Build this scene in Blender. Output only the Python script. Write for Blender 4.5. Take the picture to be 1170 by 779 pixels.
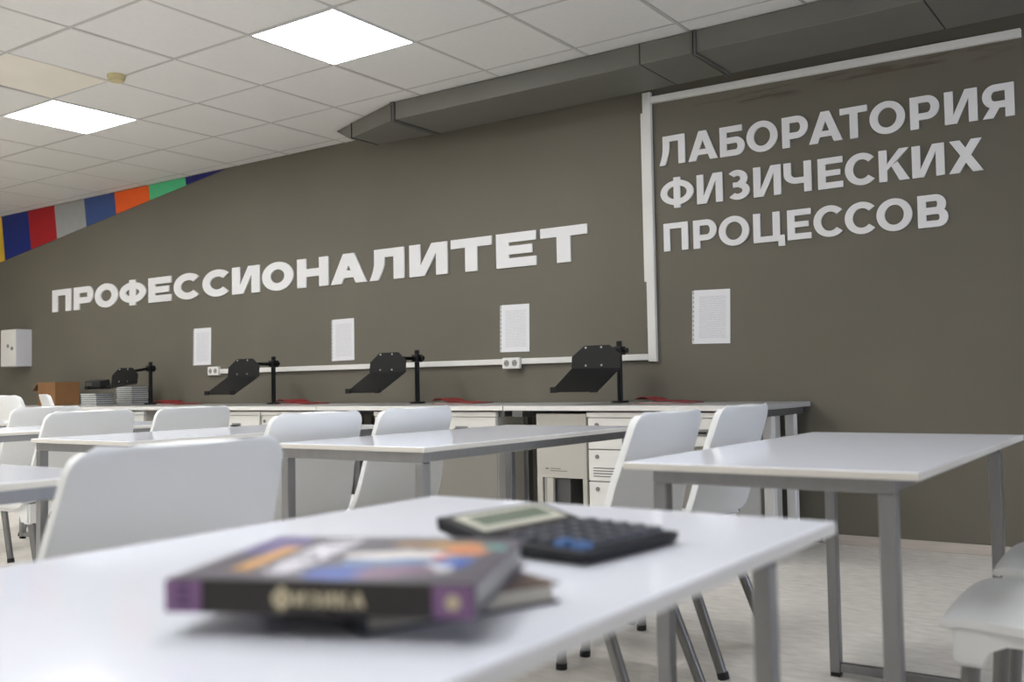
import bpy, bmesh, math, random
from mathutils import Vector, Matrix
random.seed(7)
for o in list(bpy.data.objects): bpy.data.objects.remove(o, do_unlink=True)
S = bpy.context.scene
C = S.collection
PI = math.pi

# ------------------------------------------------------------------ camera
H = 0.87                       # eye height
YAW, PITCH, ROLL, FPX = 0.6105, 0.0421, -0.0186, 1124.55
fw = Vector((-math.sin(YAW)*math.cos(PITCH), math.cos(YAW)*math.cos(PITCH), math.sin(PITCH)))
r0 = Vector((math.cos(YAW), math.sin(YAW), 0)); u0 = r0.cross(fw)
rt = r0*math.cos(ROLL) + u0*math.sin(ROLL); up = -r0*math.sin(ROLL) + u0*math.cos(ROLL)
cam = bpy.data.cameras.new('camera'); cam_o = bpy.data.objects.new('camera', cam); C.objects.link(cam_o)
M = Matrix((rt, up, -fw)).transposed().to_4x4(); M.translation = (0, 0, H)
cam_o.matrix_world = M
cam.sensor_width = 36; cam.lens = FPX/1170*36; cam.clip_start = 0.02
cam.dof.use_dof = True; cam.dof.focus_distance = 4.6; cam.dof.aperture_fstop = 3.6
S.camera = cam_o

# ------------------------------------------------------------------ world, exposure
w = bpy.data.worlds.new('world'); S.world = w; w.use_nodes = True
w.node_tree.nodes['Background'].inputs[0].default_value = (.8, .85, 1, 1)
w.node_tree.nodes['Background'].inputs[1].default_value = 0.0
S.view_settings.view_transform = 'Standard'; S.view_settings.look = 'None'
S.view_settings.gamma = 1; S.view_settings.use_curve_mapping = False
S.view_settings.exposure = 0.92
PANEL_STRENGTH = 11.0
WINDOW_STRENGTH = 4.8

# ------------------------------------------------------------------ materials
def lin(c):
    return tuple(((v/255)/12.92 if v/255 <= .04045 else ((v/255+.055)/1.055)**2.4) for v in c) + (1,)
MATS = {}
def mat(name, rgb, rough=.5, metal=0, noise=None, bump=None, spec=.5, emit=None, coat=0):
    if name in MATS: return MATS[name]
    m = bpy.data.materials.new(name); m.use_nodes = True; nt = m.node_tree; b = nt.nodes['Principled BSDF']
    col = lin(rgb)
    b.inputs['Base Color'].default_value = col; b.inputs['Roughness'].default_value = rough
    b.inputs['Metallic'].default_value = metal; b.inputs['Specular IOR Level'].default_value = spec
    b.inputs['Coat Weight'].default_value = coat
    if noise or bump:
        tc = nt.nodes.new('ShaderNodeTexCoord')
    if noise:
        scale, amt = noise[:2]
        n = nt.nodes.new('ShaderNodeTexNoise'); n.inputs['Scale'].default_value = scale; n.inputs['Detail'].default_value = 5
        if len(noise) > 2:
            mp = nt.nodes.new('ShaderNodeMapping'); mp.inputs['Scale'].default_value = noise[2]
            nt.links.new(tc.outputs['Object'], mp.inputs[0]); nt.links.new(mp.outputs[0], n.inputs['Vector'])
        else: nt.links.new(tc.outputs['Object'], n.inputs['Vector'])
        r = nt.nodes.new('ShaderNodeValToRGB')
        r.color_ramp.elements[0].position = .3; r.color_ramp.elements[1].position = .7
        r.color_ramp.elements[0].color = tuple(c*(1-amt) for c in col[:3]) + (1,)
        r.color_ramp.elements[1].color = tuple(min(1, c*(1+amt)) for c in col[:3]) + (1,)
        nt.links.new(n.outputs['Fac'], r.inputs[0]); nt.links.new(r.outputs[0], b.inputs['Base Color'])
    if bump:
        n2 = nt.nodes.new('ShaderNodeTexNoise'); n2.inputs['Scale'].default_value = bump[0]; n2.inputs['Detail'].default_value = 4
        nt.links.new(tc.outputs['Object'], n2.inputs['Vector'])
        bp = nt.nodes.new('ShaderNodeBump'); bp.inputs['Strength'].default_value = bump[1]; bp.inputs['Distance'].default_value = .01
        nt.links.new(n2.outputs['Fac'], bp.inputs['Height']); nt.links.new(bp.outputs[0], b.inputs['Normal'])
    if emit:
        b.inputs['Emission Color'].default_value = lin(emit[0]); b.inputs['Emission Strength'].default_value = emit[1]
    MATS[name] = m; return m

m_wall = mat('wall_taupe', (104, 99, 86), .62, noise=(1.3, .05), bump=(160, .06))
def wall_scuffs(m):      # old brown glue marks on the paint below the upper trunking
    nt = m.node_tree; b = nt.nodes['Principled BSDF']; src = b.inputs['Base Color'].links[0].from_socket
    tc = nt.nodes.new('ShaderNodeTexCoord'); sx = nt.nodes.new('ShaderNodeSeparateXYZ'); nt.links.new(tc.outputs['Object'], sx.inputs[0])
    def mr(v, a, c, d, e):
        lo = nt.nodes.new('ShaderNodeMapRange'); lo.inputs[1].default_value = a; lo.inputs[2].default_value = c; nt.links.new(v, lo.inputs[0])
        hi = nt.nodes.new('ShaderNodeMapRange'); hi.inputs[1].default_value = e; hi.inputs[2].default_value = d; nt.links.new(v, hi.inputs[0])
        x = nt.nodes.new('ShaderNodeMath'); x.operation = 'MULTIPLY'; nt.links.new(lo.outputs[0], x.inputs[0]); nt.links.new(hi.outputs[0], x.inputs[1]); return x.outputs[0]
    no = nt.nodes.new('ShaderNodeTexNoise'); no.inputs['Scale'].default_value = 1; no.inputs['Detail'].default_value = 4
    mp = nt.nodes.new('ShaderNodeMapping'); mp.inputs['Scale'].default_value = (4, 1, 38); nt.links.new(tc.outputs['Object'], mp.inputs[0]); nt.links.new(mp.outputs[0], no.inputs['Vector'])
    th = nt.nodes.new('ShaderNodeMapRange'); th.inputs[1].default_value = .5; th.inputs[2].default_value = .62; nt.links.new(no.outputs['Fac'], th.inputs[0])
    f = th.outputs[0]
    for g in (mr(sx.outputs['Z'], 2.385, 2.41, 2.45, 2.475), mr(sx.outputs['X'], -2.35, -2.2, -.9, -.5)):
        x = nt.nodes.new('ShaderNodeMath'); x.operation = 'MULTIPLY'; nt.links.new(f, x.inputs[0]); nt.links.new(g, x.inputs[1]); f = x.outputs[0]
    x = nt.nodes.new('ShaderNodeMath'); x.operation = 'MULTIPLY'; nt.links.new(f, x.inputs[0]); x.inputs[1].default_value = .55; f = x.outputs[0]
    mx = nt.nodes.new('ShaderNodeMix'); mx.data_type = 'RGBA'; nt.links.new(f, mx.inputs['Factor']); nt.links.new(src, mx.inputs['A']); mx.inputs['B'].default_value = lin((70, 54, 36))
    nt.links.new(mx.outputs['Result'], b.inputs['Base Color'])
wall_scuffs(m_wall)
m_wall2 = mat('wall_light', (196, 192, 184), .8)
m_floor = mat('lino', (226, 220, 210), .42, noise=(14, .12, (1, 2.2, 1)), bump=(60, .03))
m_tile = mat('ceiling_tile', (220, 218, 213), .9, noise=(26, .015), bump=(220, .10))
m_tileb = mat('ceiling_tile_stained', (226, 220, 206), .9, noise=(3, .04), bump=(220, .10))
m_bar = mat('ceiling_bar', (186, 183, 178), .6)
m_void = mat('ceiling_void', (60, 58, 55), .9)
m_panel = mat('light_panel', (255, 255, 255), .5, emit=((250, 252, 255), PANEL_STRENGTH))
m_lframe = mat('light_frame', (220, 220, 222), .5)
m_duct = mat('duct_paint', (108, 106, 98), .5, noise=(5, .05))
m_duct2 = mat('duct_flange', (92, 90, 83), .45)
m_dark = mat('dark_gasket', (26, 25, 24), .7)
m_trunk = mat('trunking', (226, 224, 218), .45)
m_base = mat('baseboard', (190, 179, 168), .5, noise=(9, .06, (1, 8, 8)))
m_letter = mat('letter_white', (232, 231, 230), .45)
m_white = mat('laminate_white', (237, 239, 247), .09, noise=(60, .01), spec=.2)
m_wedge = mat('laminate_edge', (218, 214, 206), .45)
m_metal = mat('table_steel', (140, 140, 142), .34, .75, noise=(40, .06, (1, 1, .15)))
m_cap = mat('black_foot', (22, 22, 22), .6)
m_chair = mat('chair_plastic', (228, 229, 228), .38, bump=(500, .04))
m_alu = mat('chair_tube', (120, 119, 117), .38, .75)
m_black = mat('black_steel', (10, 10, 10), .45, noise=(90, .15), spec=.3)
m_bolt = mat('bolt', (190, 190, 190), .3, .9)
m_ped = mat('pedestal_white', (224, 222, 216), .4)
m_lowp = mat('pedestal_lower_grey', (128, 124, 116), .5)
m_pedd = mat('pedestal_shell', (186, 183, 174), .5)
m_desk_shaded = mat('desk_top', (178, 176, 172), .3, noise=(30, .02))  # top colour greyed to carry the shade lying on the desks
m_modesty = mat('modesty', (168, 163, 150), .6)
m_chrome = mat('handle_chrome', (150, 150, 150), .3, .9)
m_red = mat('folder_red', (138, 26, 30), .4, noise=(8, .08))
m_card = mat('cardboard', (140, 100, 62), .8, noise=(6, .1))
m_pages = mat('book_pages', (206, 198, 180), .8, noise=(200, .12, (.03, .03, 1)))
m_pagew = mat('book_pages_white', (226, 226, 224), .7)
m_bcov = mat('booklet_cover', (92, 96, 96), .5)
m_sleeve = mat('sleeve', (214, 214, 214), .25)
m_hole = mat('hole_dark', (80, 76, 70), .7)
m_sock = mat('socket_white', (232, 231, 226), .35)
m_beige = mat('detector', (196, 184, 138), .5)
m_calc = mat('calculator_body', (18, 19, 22), .5, spec=.3)
m_key = mat('calculator_key', (62, 65, 74), .4)
m_keyb = mat('calculator_blue_key', (66, 108, 164), .4)
m_bezel = mat('calculator_bezel', (206, 204, 186), .35)
m_lcd = mat('calculator_lcd', (118, 128, 112), .25)
m_solar = mat('solar_strip', (60, 52, 50), .2)
m_spine = mat('book_spine', (38, 31, 24), .4)
m_purple = mat('book_purple', (142, 104, 146), .45)
m_cream = mat('book_cream', (222, 208, 172), .5)
m_cov = mat('book_cover_grey', (92, 86, 98), .3)
m_navy = mat('book_navy', (30, 30, 48), .4)
m_orange_t = mat('book_orange', (214, 158, 84), .4)
m_white_t = mat('book_white_print', (236, 232, 238), .4)

def paper_mat():
    m = bpy.data.materials.new('printed_paper'); m.use_nodes = True; nt = m.node_tree; b = nt.nodes['Principled BSDF']
    b.inputs['Roughness'].default_value = .3
    tc = nt.nodes.new('ShaderNodeTexCoord'); sx = nt.nodes.new('ShaderNodeSeparateXYZ'); nt.links.new(tc.outputs['Object'], sx.inputs[0])
    def math_(op, a, bb, cc=None):
        n = nt.nodes.new('ShaderNodeMath'); n.operation = op
        for i, v in enumerate((a, bb, cc)):
            if v is None: continue
            if isinstance(v, (int, float)): n.inputs[i].default_value = v
            else: nt.links.new(v, n.inputs[i])
        return n.outputs[0]
    fz = math_('FRACT', math_('MULTIPLY', sx.outputs['Z'], 125), 0)
    line = math_('LESS_THAN', fz, .5)
    no = nt.nodes.new('ShaderNodeTexNoise'); mp = nt.nodes.new('ShaderNodeMapping'); mp.inputs['Scale'].default_value = (260, 1, 125)
    nt.links.new(tc.outputs['Object'], mp.inputs[0]); nt.links.new(mp.outputs[0], no.inputs['Vector']); no.inputs['Scale'].default_value = 1
    wd = math_('GREATER_THAN', no.outputs['Fac'], .44)
    inx = math_('MULTIPLY', math_('GREATER_THAN', sx.outputs['X'], -.075), math_('LESS_THAN', sx.outputs['X'], .088))
    inz = math_('MULTIPLY', math_('GREATER_THAN', sx.outputs['Z'], .03), math_('LESS_THAN', sx.outputs['Z'], .272))
    f = math_('MULTIPLY', math_('MULTIPLY', line, wd), math_('MULTIPLY', inx, inz)); f = math_('MULTIPLY', f, .3)
    mx = nt.nodes.new('ShaderNodeMix'); mx.data_type = 'RGBA'
    mx.inputs['A'].default_value = lin((228, 228, 230)); mx.inputs['B'].default_value = lin((110, 110, 116))
    nt.links.new(f, mx.inputs['Factor']); nt.links.new(mx.outputs['Result'], b.inputs['Base Color'])
    return m
m_paper = paper_mat()

def cover_mat():
    """printed front cover: blurry-edged colour shapes in the cover's own u (spine length) / v (width) coordinates"""
    m = bpy.data.materials.new('printed_cover'); m.use_nodes = True; nt = m.node_tree; b = nt.nodes['Principled BSDF']
    b.inputs['Roughness'].default_value = .28
    tc = nt.nodes.new('ShaderNodeTexCoord')
    no = nt.nodes.new('ShaderNodeTexNoise'); no.inputs['Scale'].default_value = 45; no.inputs['Detail'].default_value = 3
    nt.links.new(tc.outputs['Object'], no.inputs['Vector'])
    vs = nt.nodes.new('ShaderNodeVectorMath'); vs.operation = 'MULTIPLY_ADD'
    nt.links.new(no.outputs['Color'], vs.inputs[0]); vs.inputs[1].default_value = (.03, .03, 0)
    nt.links.new(tc.outputs['Object'], vs.inputs[2])
    cur = None
    def layer(cu, cv, ru, rv, ang, rgb):
        nonlocal cur
        mp = nt.nodes.new('ShaderNodeMapping'); mp.vector_type = 'TEXTURE'
        mp.inputs['Location'].default_value = (cu+.015, cv+.015, 0); mp.inputs['Rotation'].default_value = (0, 0, math.radians(ang))
        mp.inputs['Scale'].default_value = (ru, rv, 1)
        nt.links.new(vs.outputs[0], mp.inputs[0])
        fl = nt.nodes.new('ShaderNodeVectorMath'); fl.operation = 'MULTIPLY'; fl.inputs[1].default_value = (1, 1, 0)
        nt.links.new(mp.outputs[0], fl.inputs[0])
        ln = nt.nodes.new('ShaderNodeVectorMath'); ln.operation = 'LENGTH'; nt.links.new(fl.outputs[0], ln.inputs[0])
        lt = nt.nodes.new('ShaderNodeMath'); lt.operation = 'LESS_THAN'; lt.inputs[1].default_value = 1
        nt.links.new(ln.outputs['Value'], lt.inputs[0])
        mx = nt.nodes.new('ShaderNodeMix'); mx.data_type = 'RGBA'; mx.inputs['B'].default_value = lin(rgb)
        if cur is None: mx.inputs['A'].default_value = lin((98, 92, 102))
        else: nt.links.new(cur, mx.inputs['A'])
        nt.links.new(lt.outputs[0], mx.inputs['Factor']); cur = mx.outputs['Result']
    layer(.012, .15, .03, .05, 0, (112, 100, 150))
    layer(.112, .030, .026, .022, 0, (46, 84, 176))
    layer(.150, .036, .030, .014, 20, (150, 110, 140))
    layer(.146, .078, .050, .016, 18, (120, 150, 190))
    layer(.138, .104, .048, .018, 12, (236, 228, 222))
    layer(.150, .150, .040, .010, 0, (222, 176, 110))
    layer(.180, .128, .020, .024, 0, (222, 146, 104))
    layer(.183, .066, .009, .020, -15, (52, 96, 190))
    layer(.176, .052, .007, .016, 25, (232, 232, 236))
    layer(.200, .140, .008, .016, 0, (110, 170, 165))
    layer(.166, .092, .006, .010, 0, (206, 92, 110))
    nt.links.new(cur, b.inputs['Base Color'])
    return m
m_cover = cover_mat()

# ------------------------------------------------------------------ mesh helpers
class MB:
    def __init__(s): s.v = []; s.f = []
    def add(s, vs, fs):
        n = len(s.v); s.v += [tuple(v) for v in vs]; s.f += [tuple(i+n for i in f) for f in fs]; return s
    def box(s, x0, x1, y0, y1, z0, z1):
        return s.add([(x0,y0,z0),(x1,y0,z0),(x1,y1,z0),(x0,y1,z0),(x0,y0,z1),(x1,y0,z1),(x1,y1,z1),(x0,y1,z1)],
                     [(0,3,2,1),(4,5,6,7),(0,1,5,4),(1,2,6,5),(2,3,7,6),(3,0,4,7)])
    def hexa(s, b, t):   # two quads, bottom and top, counter-clockwise seen from above
        return s.add(list(b)+list(t), [(0,3,2,1),(4,5,6,7),(0,1,5,4),(1,2,6,5),(2,3,7,6),(3,0,4,7)])
    def prism(s, poly, fn, d0, d1):  # 2d polygon extruded between depths d0, d1, fn(a,b,d)->xyz
        n = len(poly); vs = [fn(a,b,d0) for a,b in poly] + [fn(a,b,d1) for a,b in poly]
        fs = [tuple(range(n))[::-1], tuple(range(n, 2*n))] + [(i,(i+1)%n,n+(i+1)%n,n+i) for i in range(n)]
        return s.add(vs, fs)
    def tube(s, p0, p1, r0, r1=None, n=12):
        r1 = r0 if r1 is None else r1
        p0, p1 = Vector(p0), Vector(p1); d = (p1-p0).normalized()
        a = d.orthogonal().normalized(); b = d.cross(a)
        vs = []
        for p, r in ((p0,r0),(p1,r1)):
            for i in range(n):
                t = 2*PI*i/n; vs.append(p + a*(r*math.cos(t)) + b*(r*math.sin(t)))
        fs = [tuple(range(n))[::-1], tuple(range(n,2*n))] + [(i,(i+1)%n,n+(i+1)%n,n+i) for i in range(n)]
        return s.add(vs, fs)
    def build(s, name, m, parent=None, smooth=False, bevel=0, seg=2, loc=None):
        me = bpy.data.meshes.new(name); me.from_pydata(s.v, [], s.f); me.materials.append(m)
        bm = bmesh.new(); bm.from_mesh(me); bmesh.ops.recalc_face_normals(bm, faces=bm.faces); bm.to_mesh(me); bm.free()
        o = bpy.data.objects.new(name, me); C.objects.link(o)
        if smooth:
            me.polygons.foreach_set('use_smooth', [True]*len(me.polygons))
            me.set_sharp_from_angle(angle=math.radians(40))
        if bevel:
            md = o.modifiers.new('bevel', 'BEVEL'); md.width = bevel; md.segments = seg; md.limit_method = 'ANGLE'
            md.angle_limit = math.radians(40)
        if parent: o.parent = parent
        if loc: o.location = loc
        return o
def tag(o, label=None, cat=None, group=None, kind=None):
    if label: o['label'] = label
    if cat: o['category'] = cat
    if group: o['group'] = group
    if kind: o['kind'] = kind
    return o
def thing(name, label, cat, loc=(0,0,0), rz=0, group=None):
    o = bpy.data.objects.new(name, None); o.empty_display_size = .1; C.objects.link(o)
    o.location = loc; o.rotation_euler = (0,0,rz)
    return tag(o, label, cat, group)
def copy_tree(o, parent=None):
    c = o.copy(); C.objects.link(c); c.parent = parent
    if parent: c.matrix_parent_inverse = o.matrix_parent_inverse.copy()
    for ch in [x for x in list(bpy.data.objects) if x.parent == o]: copy_tree(ch, c)
    return c
def struct(o): o['kind'] = 'structure'; return o
def inst(src, parent, loc, rot=None):
    c = src.copy(); C.objects.link(c); c.parent = parent; c.location = loc
    if rot: c.rotation_euler = rot
    return c

# ------------------------------------------------------------------ room shell
WY = 5.19; CZ = 2.652
X0, X1, Y0 = -11.3, 4.5, -2.123
struct(MB().box(X0-.1, X1+.1, Y0-.1, WY+.1, -.08, 0).build('floor', m_floor))
struct(MB().box(X0-.1, X1+.1, WY, WY+.1, 0, CZ+.35).build('wall_back', m_wall))
struct(MB().box(X0-.1, X0, Y0, WY, 0, CZ+.35).build('wall_left', m_wall2))
wr = MB().box(X1, X1+.1, Y0, WY, 0, .85).box(X1, X1+.1, Y0, WY, 2.35, CZ+.35)
WINS = [(1.5,3.1),(3.35,4.95)]
ys = [Y0]+[v for w_ in WINS for v in w_]+[WY]
for k in range(0, len(ys), 2): wr.box(X1, X1+.1, ys[k], ys[k+1], .85, 2.35)
struct(wr.build('wall_right', m_wall2))
m_pane = mat('window_daylight', (255,255,255), .3, emit=((214,226,252), WINDOW_STRENGTH))
m_wframe = mat('window_white', (236,236,236), .4)
for k,(a,c) in enumerate(WINS):
    wn = struct(MB().box(X1+.07, X1+.08, a, c, .85, 2.35).build('window_%d' % (k+1), m_pane))
    f = MB().box(X1+.04,X1+.07,a,a+.06,.85,2.35).box(X1+.04,X1+.07,c-.06,c,.85,2.35).box(X1+.04,X1+.07,a+.06,c-.06,.85,.91).box(X1+.04,X1+.07,a+.06,c-.06,2.29,2.35)
    f.box(X1+.04,X1+.07,(a+c)/2-.04,(a+c)/2+.04,.91,2.29).build('window_frame', m_wframe, wn, bevel=.004)
    MB().box(X1-.15,X1+.04,a-.04,c+.04,.82,.85).build('window_sill', m_wframe, wn, bevel=.004)
struct(MB().box(X0-.1, X1+.1, Y0-.1, Y0, 0, CZ+.35).build('wall_front', m_wall2))
struct(MB().box(-1.66, X1, WY-.014, WY, 0, .05).build('baseboard_back', m_base, bevel=.003))

ceil = struct(MB().box(X0, X1, Y0, WY, CZ+.25, CZ+.3).build('ceiling', m_void))
GX, GY, T = -4.487, 2.677, .6
lights = {(i,j) for i in (-7,-3,1,5) for j in (1,-2,-5,-8) if not ((j == 1 or j == -8) and i > 1)}  # panels out of view are added to brighten tables, floor and ceiling
tmesh = {}
def tile_mesh(wx, wy):
    k = (round(wx,3), round(wy,3))
    if k not in tmesh:
        b = MB(); e = .006
        x0, x1, y0, y1 = -wx/2+e, wx/2-e, -wy/2+e, wy/2-e; c = .006
        b.hexa([(x0+c,y0+c,0),(x1-c,y0+c,0),(x1-c,y1-c,0),(x0+c,y1-c,0)], [(x0,y0,.012),(x1,y0,.012),(x1,y1,.012),(x0,y1,.012)])
        tmesh[k] = b.build('ceiling_tile', m_tile, ceil)
        o = tmesh[k]; return o, True
    return tmesh[k], False
far_tiles = []
for i in range(-11, 15):
    for j in range(-8, 5):
        if (i,j) in lights: continue
        x0, x1 = GX+T*i, GX+T*(i+1); y0, y1 = GY+T*j, GY+T*(j+1)
        x0, x1, y0, y1 = max(x0,X0), min(x1,X1), max(y0,Y0), min(y1,WY)
        if x1-x0 < .05 or y1-y0 < .03: continue
        if (j < -4 and (i < -4 or i > 3)) or i > 7: far_tiles.append((x0,x1,y0,y1)); continue
        src, new = tile_mesh(x1-x0, y1-y0)
        o = src if new else inst(src, ceil, (0,0,0))
        o.location = ((x0+x1)/2, (y0+y1)/2, CZ+random.uniform(-.0012, .0012))
        o.rotation_euler = (random.uniform(-.002,.002), random.uniform(-.002,.002), 0)
        if (i,j) == (-2,0):                       # the sagging, yellowed tile
            o.data = o.data.copy(); o.data.materials[0] = m_tileb; o.rotation_euler = (-.028, .012, 0); o.location.z += .004
b = MB()
for x0,x1,y0,y1 in far_tiles: b.box(x0+.006, x1-.006, y0+.006, y1-.006, CZ, CZ+.012)
tag(b.build('ceiling_tile', m_tile, ceil), kind='stuff')
barx = None
for i in range(-11, 16):
    x = GX+T*i
    if X0 < x < X1:
        if barx is None: barx = MB().box(-.008, .008, Y0, WY, 0, .02).build('ceiling_bar', m_bar, ceil); o = barx
        else: o = inst(barx, ceil, (0,0,0))
        o.location = (x, 0, CZ+.0005)
bary = None
for j in range(-8, 5):
    y = GY+T*j
    if Y0 < y < WY:
        if bary is None: bary = MB().box(X0, X1, -.008, .008, 0, .02).build('ceiling_bar', m_bar, ceil); o = bary
        else: o = inst(bary, ceil, (0,0,0))
        o.location = (0, y, CZ+.001)
LL = {(1,1):'bright square ceiling light panel nearest the grey air duct', (-3,1):'bright square ceiling light panel beside the smoke detector'}
proto = None
for n,(i,j) in enumerate(sorted(lights)):
    lab = LL.get((i,j), 'bright square ceiling light panel out of view, added to light the room')
    x, y = GX+T*(i+.5), GY+T*(j+.5)
    if proto is None:
        proto = thing('ceiling_light', lab, 'light', (x,y,CZ-.004), 0, 'square ceiling light panels')
        f = MB(); a, c = .295, .286
        f.box(-a,a,-a,-c,0,.03).box(-a,a,c,a,0,.03).box(-a,-c,-c,c,0,.03).box(c,a,-c,c,0,.03)
        f.build('frame', m_lframe, proto)
        MB().box(-c,c,-c,c,.003,.012).build('diffuser', m_panel, proto)
    else:
        o = copy_tree(proto); o.location = (x,y,CZ-.004); o['label'] = lab

# smoke detector
t = thing('smoke_detector', 'small yellowed round smoke detector on the ceiling tiles', 'smoke detector', (-4.973, 3.245, CZ))
MB().tube((0,0,0),(0,0,-.018),.05,.05,24).build('base', m_beige, t, True)
MB().tube((0,0,-.018),(0,0,-.036),.045,.042,24).build('sensor_head', m_beige, t, True)
# ------------------------------------------------------------------ air duct
t = thing('air_duct', 'long grey painted rectangular air duct running under the ceiling along the wall', 'duct', (-2, 4.83, 2.535))
def D(x,y,z): return (x+2, y-4.83, z-2.535)
dz0, dz1, dy0, dy1 = 2.535, CZ-.003, 4.612, 5.06
secs = [(-4.09,-2.373),(-2.367,-2.075),(-2.045,-.953),(-.947,-.02),(.01,2.9)]
for a,c in secs:
    q = MB(); q.hexa([D(a,dy0,dz0),D(c,dy0,dz0),D(c,dy1,dz0),D(a,dy1,dz0)],[D(a,dy0,dz1),D(c,dy0,dz1),D(c,dy1,dz1),D(a,dy1,dz1)])
    q.build('duct_section', m_duct, t, bevel=.004)
for x in (-2.37, -.95):
    MB().hexa([D(x-.005,dy0+.003,dz0+.003),D(x+.005,dy0+.003,dz0+.003),D(x+.005,dy1,dz0+.003),D(x-.005,dy1,dz0+.003)],
              [D(x-.005,dy0+.003,dz1),D(x+.005,dy0+.003,dz1),D(x+.005,dy1,dz1),D(x-.005,dy1,dz1)]).build('gasket', m_dark, t)
for x in (-4.11, -2.06, -.005):
    for s in (-1, 1):
        xa = x+s*.009; e = .012
        MB().hexa([D(xa-.006,dy0-e,dz0-e),D(xa+.006,dy0-e,dz0-e),D(xa+.006,dy1+e,dz0-e),D(xa-.006,dy1+e,dz0-e)],
                  [D(xa-.006,dy0-e,dz1),D(xa+.006,dy0-e,dz1),D(xa+.006,dy1+e,dz1),D(xa-.006,dy1+e,dz1)]).build('flange', m_duct2, t, bevel=.002)
    MB().hexa([D(x-.003,dy0,dz0),D(x+.003,dy0,dz0),D(x+.003,dy1,dz0),D(x-.003,dy1,dz0)],
              [D(x-.003,dy0,dz1),D(x+.003,dy0,dz1),D(x+.003,dy1,dz1),D(x-.003,dy1,dz1)]).build('gasket', m_dark, t)
q = MB(); q.hexa([D(-4.655,4.805,2.548),D(-4.125,dy0,dz0),D(-4.125,dy1,dz0),D(-4.655,dy1,2.548)],[D(-4.655,4.805,dz1),D(-4.125,dy0,dz1),D(-4.125,dy1,dz1),D(-4.655,dy1,dz1)])
q.build('duct_taper', m_duct, t, bevel=.003)
q = MB(); q.hexa([D(-4.70,4.83,2.552),D(-4.66,4.812,2.552),D(-4.66,dy1,2.552),D(-4.70,dy1,2.552)],[D(-4.90,4.905,dz1),D(-4.66,4.812,dz1),D(-4.66,dy1,dz1),D(-4.90,dy1,dz1)])
q.build('duct_end', m_duct, t, bevel=.002)
MB().hexa([D(-4.661,4.803,2.545),D(-4.652,4.799,2.545),D(-4.652,dy1,2.545),D(-4.661,dy1,2.545)],[D(-4.661,4.803,dz1),D(-4.652,4.799,dz1),D(-4.652,dy1,dz1),D(-4.661,dy1,dz1)]).build('flange', m_dark, t)

# ------------------------------------------------------------------ cable trunking
t = thing('cable_trunking', 'white plastic cable trunking running down the grey wall and along it', 'trunking', (-2.617, WY, 1.0))
def K(x,y,z): return (x+2.617, y-WY, z-1.0)
def kbox(x0,x1,z0,z1,d,name='trunking_run'):
    a = K(x0,WY-d,z0); c = K(x1,WY-.0006,z1); return MB().box(a[0],c[0],a[1],c[1],a[2],c[2]).build(name, m_trunk, t, bevel=.003)
kbox(-2.643,-2.591,.976,2.56,.03,'vertical_run')
kbox(-2.664,-2.644,1.446,2.446,.016,'narrow_conduit')
kbox(-6.50,-2.644,.986,1.022,.028,'horizontal_run')
q = MB(); d = .03   # upper run, very slightly out of level
q.hexa([K(-2.590,WY-d,2.492),K(-.64,WY-d,2.463),K(-.64,WY-.0006,2.463),K(-2.590,WY-.0006,2.492)],[K(-2.590,WY-d,2.531),K(-.64,WY-d,2.503),K(-.64,WY-.0006,2.503),K(-2.590,WY-.0006,2.531)])
q.build('upper_run', m_trunk, t, bevel=.003)
# double sockets
for n,(x,z,lab) in enumerate([(-3.606,.993,'white double power socket on the trunking below the printed sheet, between two black laptop stands'),
                          (-6.585,1.008,'white double power socket at the far left end of the trunking')]):
    t = thing('power_socket', lab, 'socket', (x, WY-.028 if n == 0 else WY, z), 0, 'power sockets on the trunking')
    MB().box(-.066,.066,-.03,0,-.035,.035).build('body', m_sock, t, bevel=.005)
    for s in (-1,1):
        MB().tube((s*.031,-.0305,0),(s*.031,-.026,0),.021,.021,20).build('outlet', mat('outlet_grey',(150,148,142),.5), t, True)
        h = MB()
        for e in (-1,1): h.tube((s*.031+e*.009,-.032,0),(s*.031+e*.009,-.028,0),.0035,.0035,8)
        h.build('contact_hole', m_dark, t)

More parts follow.
